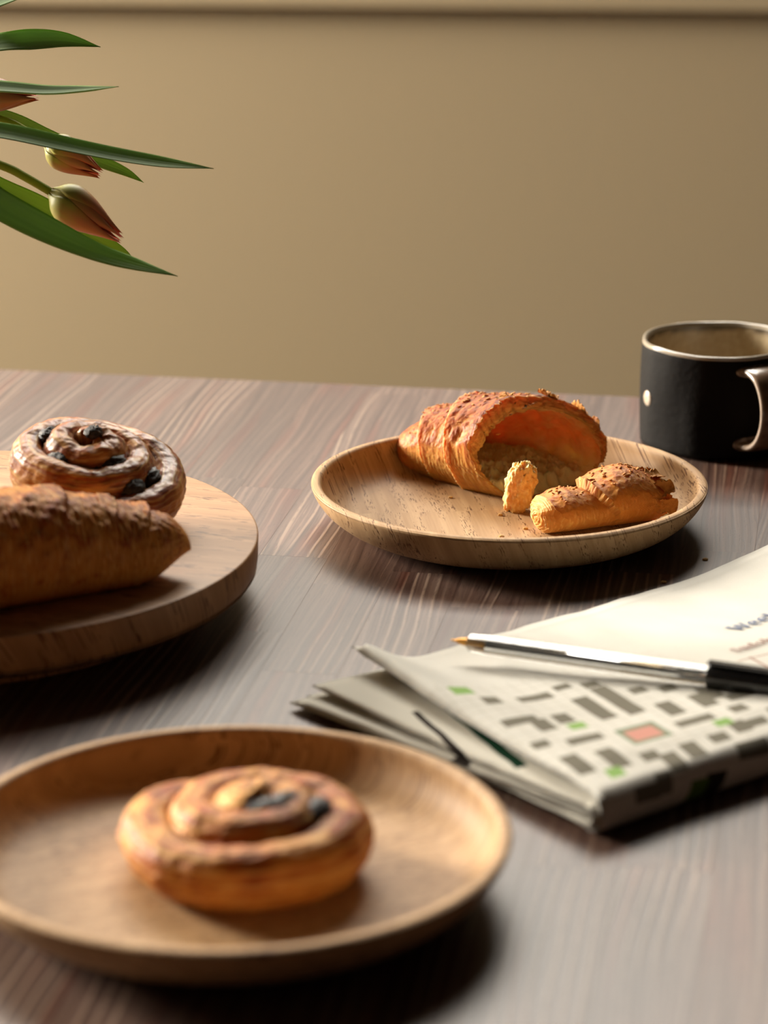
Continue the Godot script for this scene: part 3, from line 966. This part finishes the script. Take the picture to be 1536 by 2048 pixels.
# ------------------------------------------------------------------ torn croissant on the far plate
# local x runs from the tip (0) to the torn mouth, z to the viewer's side
func croissant_w(x: float) -> float:
	return lerps([0.006, 0.0185, 0.0245, 0.029, 0.034, 0.037, 0.0385, 0.0385, 0.037], x / 0.128)

func croissant_h(x: float) -> float:
	return lerps([0.010, 0.026, 0.0365, 0.042, 0.049, 0.0525, 0.051, 0.045, 0.038], x / 0.128)

func torn_end(th: float) -> float:
	# where the shell stops, by angle: 0 below, PI/2 viewer's side, PI top, 3PI/2 far side
	var a := fposmod(th, TAU)
	var e := lerps([0.100, 0.096, 0.089, 0.081, 0.078, 0.080, 0.083, 0.086, 0.090, 0.097, 0.105, 0.111, 0.114, 0.114, 0.11, 0.104, 0.100], a / TAU)
	return e + 0.0022 * nz(a * 2.5, 3.0) + 0.0014 * nz(a * 9.0, 5.0) + 0.0008 * nz(a * 26.0, 7.0)

func shell_point(x: float, th: float, grow: float) -> Vector3:
	var cy := 0.5 - 0.5 * cos(th)
	var w := croissant_w(x) * grow
	var h := croissant_h(x) * grow
	return Vector3(x, h * pow(maxf(0.0, (cy - 0.08) / 0.92), 0.85) + lerpf(0.003, 0.0, sst(0.0, 0.02, x)), signf(sin(th)) * pow(absf(sin(th)), 0.85) * w * (1.0 + 0.08 * (1.0 - cy)))

func crust_detail(x: float, th: float) -> Array:
	# [growth, brown, pale]
	var skew := -0.006 * cos(th) - 0.005 * sin(th)
	var q := x + skew + 0.0015 * nz(th * 1.4, 6.0)
	var step := 0.0
	var lip := 0.0
	for e in [0.007, 0.031, 0.054]:
		var d: float = q - e
		if d > 0.0:
			step += 0.15 * exp(-d / 0.013) + 0.002
		lip = maxf(lip, exp(-pow((d - 0.001) / 0.0016, 2.0)))
	var bl := nz(x * 190.0, th * 3.2, 1.0)
	var bl2 := nz(x * 520.0, th * 9.0, 3.0)
	var fl := nz(x * 900.0, th * 1.6, 5.0)
	var cy := 0.5 - 0.5 * cos(th)
	var low := sst(0.55, 0.15, cy)
	var g := 0.93 + step + 0.013 * bl + 0.005 * bl2 + 0.014 * fl * low + 0.006 * fl
	var top := sst(0.35, 0.95, cy)
	var brown := 0.3 + 0.42 * top + 0.42 * bl + 0.2 * bl2 + 0.2 * sst(0.02, 0.0, x)
	var pale := sst(0.1, 0.55, fl) * 0.55 * low + 0.3 * low + sst(0.25, 0.6, -bl2) * 0.2 + lip * 0.3
	return [g, brown, pale]

func torn_shell() -> ArrayMesh:
	return grid(300, 200, func(s: float, v: float) -> Array:
		var th := v * TAU
		var xe := torn_end(th)
		var cy := 0.5 - 0.5 * cos(th)
		if s < 0.62:
			var x := xe * (s / 0.62)
			var d := crust_detail(x, th)
			var near := sst(0.013, 0.0, xe - x)
			var up := sst(0.25, 0.6, cy)
			var roll := near * up * (0.04 + 0.08 * sst(PI * 0.2, PI * 0.45, th) * sst(PI * 1.1, PI * 0.8, th))
			var ease := sqrt(sst(0.0, 0.004, x))
			var brown: float = d[1] + near * up * (0.35 + 0.3 * nz(th * 5.0, x * 300.0))
			return [shell_point(x, th, (d[0] + roll) * ease), dough(brown, d[2] * (1.0 - near * up))]
		if s < 0.7:
			var k := (s - 0.62) / 0.08
			var d := crust_detail(xe, th)
			var roll := sst(0.25, 0.6, cy) * (0.04 + 0.08 * sst(PI * 0.2, PI * 0.45, th) * sst(PI * 1.1, PI * 0.8, th))
			var g: float = lerpf(d[0] + roll, 0.86, sst(0.0, 1.0, k))
			var jag := 0.0018 * nz(th * 30.0, k * 4.0, 4.0) + 0.0016 * sin(k * PI)
			var lam := nz(k * 9.0, th * 2.0, 2.0)
			return [shell_point(xe + jag, th, g) , dough(0.35 + 0.5 * lam, 0.25 + 0.5 * sst(0.0, 0.5, -lam) + 0.3 * k)]
		var m := (s - 0.7) / 0.3
		var x2 := lerpf(xe, 0.03, m)
		var web := nz(x2 * 90.0, th * 2.6, 8.0)
		var web2 := nz(x2 * 260.0, th * 7.0, 9.0)
		var g2 := 0.86 + 0.05 * web + 0.022 * web2 - 0.2 * sst(0.6, 1.0, m)
		if m > 0.999:
			g2 = 0.0
		var pt := shell_point(x2, th, g2)
		var lowin := sst(0.42, 0.1, cy)
		var rid := 1.0 - absf(n3(Vector3(x2, 0.0, pt.z), 95.0)) * 2.2
		var rid2 := 1.0 - absf(n3(Vector3(x2, 4.0, pt.z), 260.0)) * 2.0
		pt.y = lerpf(pt.y, 0.0055 + 0.0035 * rid + 0.0016 * rid2 + 0.006 * sst(0.1, 0.5, m), lowin * sst(0.0, 0.1, m)) if m <= 0.999 else 0.02
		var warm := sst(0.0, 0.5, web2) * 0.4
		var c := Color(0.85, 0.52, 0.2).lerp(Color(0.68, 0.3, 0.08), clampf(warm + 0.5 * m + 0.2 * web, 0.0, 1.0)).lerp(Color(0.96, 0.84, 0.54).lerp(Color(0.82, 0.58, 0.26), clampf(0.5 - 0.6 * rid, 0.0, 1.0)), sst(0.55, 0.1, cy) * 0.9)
		return [pt, c], false, true)

# a ragged torn lump: ellipsoid radii r, roughness k
func torn_lump(r: Vector3, k: float, sd: float, a: Color, b: Color) -> ArrayMesh:
	return grid(90, 60, func(u: float, v: float) -> Array:
		var th := u * TAU
		var ph := v * PI
		var d := Vector3(cos(th) * sin(ph), cos(ph), sin(th) * sin(ph))
		var s := Vector3(sd, sd * 2.0, 0)
		var q := 1.0 + k * n3(d + s, 1.6) + k * 0.55 * n3(d + s, 4.5) + k * 0.4 * absf(n3(d + s, 11.0))
		var box_ := pow(pow(absf(d.x), 3.0) + pow(absf(d.y), 3.0) + pow(absf(d.z), 3.0), -1.0 / 3.0)
		var at := d * r * q * lerpf(1.0, box_, 0.6)
		return [at, a.lerp(b, clampf(0.4 + 0.35 * d.y + 0.8 * n3(d + s, 3.0) + 0.6 * n3(d + s, 10.0), 0.0, 1.0))])

# a curled flake of crust
func flake(w: float, l: float, sd: float, curl: float) -> ArrayMesh:
	return grid(14, 24, func(u: float, v: float) -> Array:
		var a := v * TAU
		var top := v < 0.5
		var k := v * 2.0 if top else 2.0 - v * 2.0
		var z := (k - 0.5) * w * (0.75 + 0.35 * nz(u * 4.0, sd)) * sqrt(maxf(0.0, 1.0 - pow(absf(u - 0.5) * 1.9, 4.0)))
		var x := (u - 0.5) * l
		var y := curl * (z * z / maxf(w, 0.0001)) + 0.0006 * nz(x * 500.0, z * 500.0, sd) + (0.00022 if top else -0.00022) * sin(k * PI)
		return [Vector3(x, y, z), dough(0.3 + 0.5 * nz(x * 300.0, z * 300.0, sd), 0.15)])

func topping(count: int, place: Callable, sd: int) -> ArrayMesh:
	var r := RandomNumberGenerator.new()
	r.seed = sd
	var st := SurfaceTool.new()
	st.begin(Mesh.PRIMITIVE_TRIANGLES)
	var kinds := [chip(1.0), chip(2.0), chip(3.0), chip(4.0), chip(5.0)]
	for k in count:
		var p: Vector3 = place.call(r)
		var s := r.randf_range(0.35, 0.9)
		var b := Basis.from_euler(Vector3(r.randf_range(-0.5, 0.5), r.randf() * TAU, r.randf_range(-0.5, 0.5))).scaled(Vector3(s, s, s))
		st.append_from(kinds[r.randi() % 5], 0, Transform3D(b, p))
	return st.commit()

func chip(sd: float) -> ArrayMesh:
	return grid(8, 6, func(u: float, v: float) -> Array:
		var a := u * TAU
		var b := v * PI
		var d := Vector3(cos(a) * sin(b), cos(b), sin(a) * sin(b))
		var q := 1.0 + 0.4 * n3(d + Vector3(sd * 3.0, 0, 0), 1.7)
		return [d * Vector3(0.0019, 0.0005, 0.0010) * q, dough(0.35 + 0.5 * n3(d + Vector3(sd, 0, 0), 1.5), 0.35 if sd > 3.5 else 0.0)])

func build_torn_croissant() -> void:
	pastry_materials()
	var base := 0.7502 + FLOOR_H
	var o := thing("croissant", "half eaten croissant with hollow torn end on the far oak plate", "croissant", Vector3(-0.1055, base, -1.5090), deg_to_rad(-33.0))
	var inside := bump(painted(0.6, 0.35), micro, 0.05, 30.0)
	inside.subsurf_scatter_enabled = true
	inside.subsurf_scatter_strength = 0.15
	var thin: StandardMaterial3D = crust.duplicate()
	thin.subsurf_scatter_enabled = true
	thin.subsurf_scatter_strength = 0.24
	part("crust", torn_shell(), thin, o)
	var f := part("torn_flap", torn_lump(Vector3(0.0075, 0.0150, 0.0060), 0.2, 6.0, Color(0.72, 0.4, 0.12), Color(0.9, 0.68, 0.32)), inside, o, Vector3(0.1115, 0.0135, 0.0400), "torn flap hanging at the mouth")
	f.rotation = Vector3(0.2, 0.5, -0.22)
	for k in 4:
		var th: float = [2.9, 3.5, 4.0, 4.4][k]
		var x := torn_end(th)
		var p := shell_point(x - 0.005, th, 0.98)
		var fl := part("flake", flake(0.010, 0.012, k * 3.0, 1.4), crust, o, p)
		fl.rotation = Vector3(-(th - PI), 0.2 * sin(k * 2.0), -0.12 - 0.1 * sin(k * 1.3))
	var tp := part("nut_topping", topping(170, func(r: RandomNumberGenerator) -> Vector3:
		var x := r.randf_range(0.02, 0.095)
		var th := PI + r.randfn(0.0, 0.38)
		var d := crust_detail(x, th)
		return shell_point(x, th, d[0] + 0.004), 5), crust, o)
	tp.set_meta("kind", "stuff")

func build_torn_piece() -> void:
	var base := 0.7502 + FLOOR_H
	# local x from its tip to the broken end
	var o := thing("croissant_piece", "broken off croissant end with two wraps beside the half eaten croissant", "croissant", Vector3(-0.0200, base, -1.3800), deg_to_rad(28.0))
	var wid := [0.0115, 0.0155, 0.0165, 0.0165, 0.019, 0.0205, 0.021, 0.020]
	var hei := [0.018, 0.0225, 0.023, 0.023, 0.0295, 0.0325, 0.0315, 0.027]
	var L := 0.062
	var prof := func(x: float, th: float) -> Array:
		var t := clampf(x / L, 0.0, 1.0)
		var q := x + 0.006 * cos(th) * -1.0 + 0.002 * nz(th * 1.5, 9.0)
		var step := 0.0
		for e in [0.003, 0.030]:
			var d: float = q - e
			if d > 0.0:
				step += 0.24 * exp(-d / 0.012)
		var bl := nz(x * 210.0 + 40.0, th * 3.0, 2.0)
		var bl2 := nz(x * 560.0, th * 8.0, 12.0)
		var fl := nz(x * 800.0, th * 1.5, 15.0)
		var cy := 0.5 - 0.5 * cos(th)
		var low := sst(0.7, 0.3, cy)
		var g := 0.9 + step + 0.014 * bl + 0.006 * bl2 + 0.03 * fl * low
		var brown := 0.1 + 0.3 * sst(0.5, 0.95, cy) + 0.4 * bl + 0.2 * bl2 + 0.15 * sst(0.5, 1.0, t) * (1.0 - low)
		var pale := low * (0.3 + 0.55 * sst(0.0, 0.5, fl)) * sst(0.8, 0.2, t) + 0.2 * sst(0.2, 0.5, fl)
		return [Vector3(x, lerps(hei, t) * g * pow(cy, 0.85), sin(th) * lerps(wid, t) * g * (1.0 + 0.1 * (1.0 - cy))), brown, pale]
	var mesh := grid(220, 130, func(s: float, v: float) -> Array:
		var th := v * TAU
		var cy := 0.5 - 0.5 * cos(th)
		var xe := L + 0.004 * nz(th * 2.2, 31.0) + 0.0022 * nz(th * 9.0, 33.0) + 0.003 * sst(0.4, 1.0, cy)
		if s < 0.14:
			# the rolled tip, its layers showing on the flat end
			var k := s / 0.14
			var r: Array = prof.call(0.0, th)
			var p: Vector3 = r[0]
			var c := Vector3(-0.003, 0.0105, 0.0)
			var lam := nz(k * 13.0, th * 0.8, 7.0)
			var q := c.lerp(p, sqrt(k)) + Vector3(-0.004 * (1.0 - k * k) + 0.0008 * lam, 0, 0)
			q.y = maxf(q.y, 0.0)
			return [q, dough(0.12 + 0.4 * lam + 0.3 * sst(0.6, 1.0, cy) * k, 0.45 + 0.4 * lam)]
		if s < 0.8:
			var r: Array = prof.call(xe * (s - 0.14) / 0.66, th)
			return [r[0], dough(r[1], r[2])]
		var m := (s - 0.8) / 0.2
		var r2: Array = prof.call(xe, th)
		var p2: Vector3 = r2[0]
		var c2 := Vector3(L - 0.022, 0.014, 0.0)
		var q2 := p2.lerp(c2, pow(m, 0.8))
		q2 += Vector3(n3(q2, 190.0), n3(q2 + Vector3(5, 0, 0), 190.0), n3(q2, 210.0)) * 0.0016
		q2.y = maxf(q2.y, 0.0)
		return [q2, Color(0.8, 0.55, 0.22).lerp(Color(0.6, 0.28, 0.07), clampf(m + 0.5 * n3(q2, 150.0), 0.0, 1.0))], false, true)
	var thin: StandardMaterial3D = crust.duplicate()
	thin.subsurf_scatter_enabled = true
	thin.subsurf_scatter_strength = 0.2
	part("crust", mesh, thin, o)
	for k in 5:
		var th: float = [2.2, 2.9, 3.5, 1.5, 4.2][k]
		var r: Array = prof.call(L - 0.001, th)
		var fl := part("flake", flake(0.011, 0.013, 20.0 + k * 3.0, 1.2), crust, o, r[0])
		fl.rotation = Vector3(-(th - PI), 0.2, 0.35 * cos(k * 2.0))
	var tp := part("nut_topping", topping(80, func(rr: RandomNumberGenerator) -> Vector3:
		var r: Array = prof.call(rr.randf_range(0.004, 0.058), PI + rr.randfn(0.0, 0.4))
		return r[0] + Vector3(0, 0.0003, 0), 9), crust, o)
	tp.set_meta("kind", "stuff")

# ------------------------------------------------------------------ tulips
func leaf(pts: Array, wid: Array, fold: float, roll: Array, yellow := 0.0, nu := 70) -> ArrayMesh:
	# a blade along pts: folded along its middle, closed top and underside
	return grid(nu, 24, func(u: float, v: float) -> Array:
		var p := catmull(pts, u)
		var d := (catmull(pts, u + 0.015) - catmull(pts, u - 0.015)).normalized()
		var side := d.cross(Vector3.UP).normalized()
		var up := side.cross(d)
		var ro := lerps(roll, u)
		var s2 := side.rotated(d, ro)
		var u2 := up.rotated(d, ro)
		var top := v < 0.5
		var k := (v * 2.0 if top else 2.0 - v * 2.0) * 2.0 - 1.0
		var w := maxf(lerps(wid, u), 0.00015)
		var th := 0.00055 * sqrt(maxf(0.0, 1.0 - k * k)) * minf(1.0, w / 0.003)
		var y := fold * w * (k * k - 0.3) + (th if top else -th) + 0.00012 * sin(k * 24.0)
		var at := p + s2 * k * w + u2 * y
		var st := 0.5 + 0.5 * sin(k * 30.0 + 2.0 * nz(u * 3.0, k * 4.0))
		var c := Color(0.27, 0.36, 0.23).lerp(Color(0.34, 0.45, 0.25), 0.35 * st + 0.35 * (0.5 + 0.5 * nz(u * 6.0, k * 2.0)))
		c = c.lerp(Color(0.3, 0.42, 0.1), sst(0.82, 1.0, absf(k)) * 0.7 + sst(0.75, 1.0, u) * 0.3)
		return [at, c.lerp(Color(0.42, 0.46, 0.09), yellow)])

func petal(length: float, w: float, R: float, open: float, twist: float, red: float) -> ArrayMesh:
	# local y runs along the bud from its base
	return grid(40, 28, func(u: float, v: float) -> Array:
		var top := v < 0.5
		var k := (v * 2.0 if top else 2.0 - v * 2.0) * 2.0 - 1.0
		var belly := lerps([0.25, 0.78, 1.0, 0.98, 0.86, 0.68, 0.48, 0.3, 0.16], u)
		var half := w * lerps([0.5, 0.95, 1.12, 1.1, 1.0, 0.84, 0.62, 0.36, 0.03], u)
		var r := R * belly + open * u * u
		var ang := k * half + twist * u
		var th := 0.0006 * sqrt(maxf(0.0, 1.0 - k * k))
		var rr := r + (th if top else -th) + 0.0007 * (1.0 - absf(k)) * sin(u * PI)
		var y := u * length - 0.002 * k * k * u
		var at := Vector3(cos(ang) * rr, y, sin(ang) * rr)
		var g := sst(0.08, 0.5, u + 0.18 * absf(k) * -1.0 + 0.12 * nz(k * 3.0, u * 3.0, red))
		var c := Color(0.40, 0.38, 0.085).lerp(Color(0.46, 0.17, 0.075), g)
		c = c.lerp(Color(0.62, 0.09, 0.035), sst(0.62, 1.0, absf(k)) * g * red + sst(0.88, 1.0, u) * 0.5)
		c = c.lerp(Color(0.42, 0.36, 0.12), 0.4 * sst(0.25, 0.0, absf(k)) * (1.0 - u))
		return [at, c])

func bud(o: Node3D, at: Vector3, to: Vector3, R: float, turn: float, m: Material) -> void:
	var b := Node3D.new()
	b.name = "bud"
	o.add_child(b, true)
	b.position = at - o.position
	var y := (to - at).normalized()
	var x := y.cross(Vector3.UP).normalized()
	b.basis = Basis(x, y, x.cross(y)) * Basis(Vector3.UP, turn)
	var l := at.distance_to(to)
	for k in 3:
		var q := part("petal", petal(l * 0.985, 0.85, R * 0.9, 0.0, 0.15, 1.0), m, b)
		q.rotation.y = k * TAU / 3.0 + PI / 3.0
	for k in 3:
		var q := part("petal", petal(l * (1.0 - 0.025 * k), 0.92, R, 0.0006, 0.1, 0.7), m, b)
		q.rotation.y = k * TAU / 3.0

func build_tulips() -> void:
	var green := painted(0.6, 0.2)
	green.backlight_enabled = true
	green.backlight = Color(0.7, 0.85, 0.45)
	green.backlight = green.backlight.linear_to_srgb()
	var pet := painted(0.45, 0.35)
	pet.backlight_enabled = true
	pet.backlight = Color(0.5, 0.22, 0.1)
	var mouth := Vector3(-0.575, 0.94, -1.39)
	# the vase that holds them, left of the view
	var vase := thing("vase", "plain grey stoneware vase holding the drooping tulips at the left", "vase", Vector3(-0.60, 0.7502, -1.39))
	part("body", lathe(fine(rounded([Vector2(0, 0), Vector2(0.04, 0), Vector2(0.056, 0.05), Vector2(0.05, 0.12), Vector2(0.036, 0.165), Vector2(0.042, 0.19), Vector2(0.0395, 0.19), Vector2(0.033, 0.165), Vector2(0.046, 0.12), Vector2(0.05, 0.03), Vector2(0, 0.012)], [0, 0.01, 0.03, 0.03, 0.02, 0.001, 0.001, 0.02, 0.03, 0.02, 0], 6), 0.01), 64), mat(Color(0.5, 0.48, 0.44), 0.5), vase)
	var T := func(a: Array) -> Array:
		var r := []
		for p in a:
			r.append(Vector3(p[0], p[1], p[2]) - mouth)
		return r
	var deep := Vector3(-0.6, 0.80, -1.39) - mouth
	var stem := func(o: Node3D, a: Array, r: float) -> void:
		var p: Array = [deep, Vector3(-0.012, 0.0, 0.0)]
		p.append_array(T.call(a))
		part("stem", tube(p, [r, r, r, r, r * 0.95], 60, 16, func(_t: float, _a: float) -> Color: return Color(0.36, 0.37, 0.085)), green, o)
	var blade := func(o: Node3D, a: Array, wid: Array, fold: float, roll: Array, yellow := 0.0) -> void:
		var p: Array = [Vector3(-0.015, -0.03, 0.0), Vector3(0.02, 0.02, 0.0)]
		p.append_array(T.call(a))
		part("leaf", leaf(p, wid, fold, roll, yellow), green, o)
	# lowest tulip: bud, a broad front leaf and a leaf behind
	var a := thing("tulip", "lowest tulip with closed orange bud above two long green leaves", "tulip", mouth, 0.0, "tulips")
	stem.call(a, [[-0.43, 0.985, -1.372], [-0.3731, 0.9653, -1.3704], [-0.3353, 0.9605, -1.3718], [-0.2973, 0.9482, -1.3708], [-0.2846, 0.9424, -1.37], [-0.2700, 0.9343, -1.3687]], 0.0022)
	bud(a, Vector3(-0.2716, 0.9351, -1.3690), Vector3(-0.2343, 0.9118, -1.3643), 0.0098, 0.5, pet)
	blade.call(a, [[-0.42, 0.965, -1.37], [-0.3552, 0.950, -1.3995], [-0.3219, 0.9419, -1.389], [-0.3013, 0.9327, -1.3873], [-0.2806, 0.9242, -1.3856], [-0.2574, 0.9119, -1.3836], [-0.2393, 0.9022, -1.3819], [-0.2316, 0.8973, -1.381]], [0.004, 0.005, 0.006, 0.0065, 0.0065, 0.006, 0.0058, 0.005, 0.003, 0.0], 0.25, [0.6, 0.7, 0.8, 0.8, 0.8], 0.6)
	blade.call(a, [[-0.42, 0.985, -1.36], [-0.3402, 0.9584, -1.3393], [-0.3104, 0.9466, -1.3379], [-0.2905, 0.9344, -1.3356], [-0.2681, 0.9231, -1.3338], [-0.2432, 0.9124, -1.3324], [-0.2234, 0.9065, -1.332], [-0.2023, 0.9011, -1.3319]], [0.005, 0.0065, 0.0075, 0.0078, 0.0080, 0.008, 0.0075, 0.0055, 0.004, 0.0], 0.16, [0.7, 0.8, 0.85, 0.85, 0.7, 0.5])
	# second: bud behind a long straight leaf
	var b := thing("tulip", "tulip with reddish bud half hidden by a long straight leaf", "tulip", mouth, 0.0, "tulips")
	stem.call(b, [[-0.45, 0.995, -1.39], [-0.3788, 0.9791, -1.3953], [-0.3429, 0.9739, -1.4069], [-0.3042, 0.9653, -1.4071], [-0.2912, 0.9599, -1.4064], [-0.2795, 0.9535, -1.4053]], 0.0021)
	bud(b, Vector3(-0.2803, 0.954, -1.4054), Vector3(-0.2509, 0.9383, -1.4027), 0.0085, 1.2, pet)
	blade.call(b, [[-0.45, 0.98, -1.39], [-0.3657, 0.9661, -1.3817], [-0.3279, 0.9663, -1.3741], [-0.2966, 0.9649, -1.3708], [-0.2629, 0.9593, -1.3664], [-0.2378, 0.9545, -1.3668], [-0.2128, 0.9507, -1.3675], [-0.1885, 0.9483, -1.3686]], [0.005, 0.006, 0.0065, 0.0066, 0.0064, 0.006, 0.0056, 0.0052, 0.004, 0.0], 0.3, [0.4, 0.45, 0.5, 0.5, 0.5])
	blade.call(b, [[-0.44, 0.985, -1.42], [-0.35, 0.9668, -1.4356], [-0.3105, 0.9605, -1.4366], [-0.2867, 0.9517, -1.4357], [-0.2603, 0.9404, -1.4342], [-0.2444, 0.9341, -1.4334], [-0.2346, 0.9289, -1.4325]], [0.005, 0.006, 0.007, 0.0068, 0.0062, 0.005, 0.004, 0.0025, 0.0], 0.25, [0.6, 0.7, 0.8, 0.8], 0.35)
	# third: bud cut by the frame, a leaf above it
	var c := thing("tulip", "tulip with brownish bud tip under a slim level leaf at the left edge", "tulip", mouth, 0.0, "tulips")
	stem.call(c, [[-0.46, 1.0, -1.40], [-0.38, 0.987, -1.409], [-0.34, 0.979, -1.4095], [-0.3198, 0.9771, -1.4096]], 0.0021)
	bud(c, Vector3(-0.3218, 0.9776, -1.4096), Vector3(-0.2839, 0.9765, -1.4122), 0.0085, 0.3, pet)
	blade.call(c, [[-0.45, 0.99, -1.39], [-0.3634, 0.9822, -1.3764], [-0.3283, 0.9865, -1.3804], [-0.2981, 0.9851, -1.3822], [-0.2755, 0.9836, -1.3834], [-0.2579, 0.9843, -1.385], [-0.2386, 0.986, -1.387]], [0.005, 0.006, 0.0072, 0.0078, 0.0074, 0.0066, 0.0056, 0.0040, 0.0], 0.32, [0.25, 0.25, 0.25, 0.2])
	# top: two leaves only in view
	var e := thing("tulip", "topmost tulip showing only a blunt twisted leaf and a dark leaf corner", "tulip", mouth, 0.0, "tulips")
	stem.call(e, [[-0.5, 1.03, -1.42], [-0.42, 1.03, -1.45], [-0.38, 1.01, -1.46], [-0.365, 0.99, -1.46]], 0.0021)
	bud(e, Vector3(-0.366, 0.992, -1.46), Vector3(-0.345, 0.956, -1.46), 0.0085, 0.3, pet)
	blade.call(e, [[-0.46, 0.995, -1.41], [-0.3742, 0.991, -1.4203], [-0.3357, 0.9973, -1.4146], [-0.3029, 1.0041, -1.4087], [-0.2863, 1.0055, -1.4104], [-0.2698, 1.0055, -1.4116], [-0.2518, 1.0024, -1.412]], [0.005, 0.006, 0.007, 0.008, 0.0072, 0.006, 0.0062, 0.0042, 0.0], 0.3, [0.5, 0.5, 0.6, 0.75, 0.9, 0.9])
	blade.call(e, [[-0.46, 0.985, -1.44], [-0.3578, 1.0006, -1.4875], [-0.329, 1.0134, -1.4831], [-0.2977, 1.0248, -1.4785], [-0.2671, 1.0424, -1.4757]], [0.005, 0.007, 0.008, 0.0085, 0.007, 0.004, 0.0], 0.25, [0.6, 0.7, 0.7])

# ------------------------------------------------------------------ crumbs
func build_crumbs() -> void:
	var on := 0.7502 + FLOOR_H
	for c in [
		[Vector3(0.0409, TABLE_Y, -1.3254), 0.0009, "tiny crumb on the table beside the newspaper edge below the far plate"],
		[Vector3(0.0629, TABLE_Y, -1.3638), 0.0009, "tiny crumb on the table close to the raised corner of the newspaper"],
		[Vector3(-0.2605, TABLE_Y + 0.0342, -1.1502), 0.0016, "pale crumb on the wooden stand in front of the croissant"],
		[Vector3(-0.0720, on, -1.4380), 0.0007, "crumb on the far plate nearest the tip of the half eaten croissant"],
		[Vector3(-0.0440, on, -1.4080), 0.0008, "crumb on the far plate below the torn flap"],
		[Vector3(-0.0300, on, -1.3850), 0.0008, "crumb on the far plate left of the broken croissant end"],
		[Vector3(-0.0420, on, -1.3700), 0.0009, "flaky crumb nearest the front rim of the far plate"]]:
		var m := torn_lump(Vector3(1.5, 0.7, 1.0) * c[1], 0.3, c[1] * 4000.0, Color(0.6, 0.3, 0.08), Color(0.82, 0.55, 0.22))
		var p: Vector3 = c[0] + Vector3(0, 0.0005, 0)
		tag(part("crumb", m, crust, self, p), c[2], "crumb", "pastry crumbs")
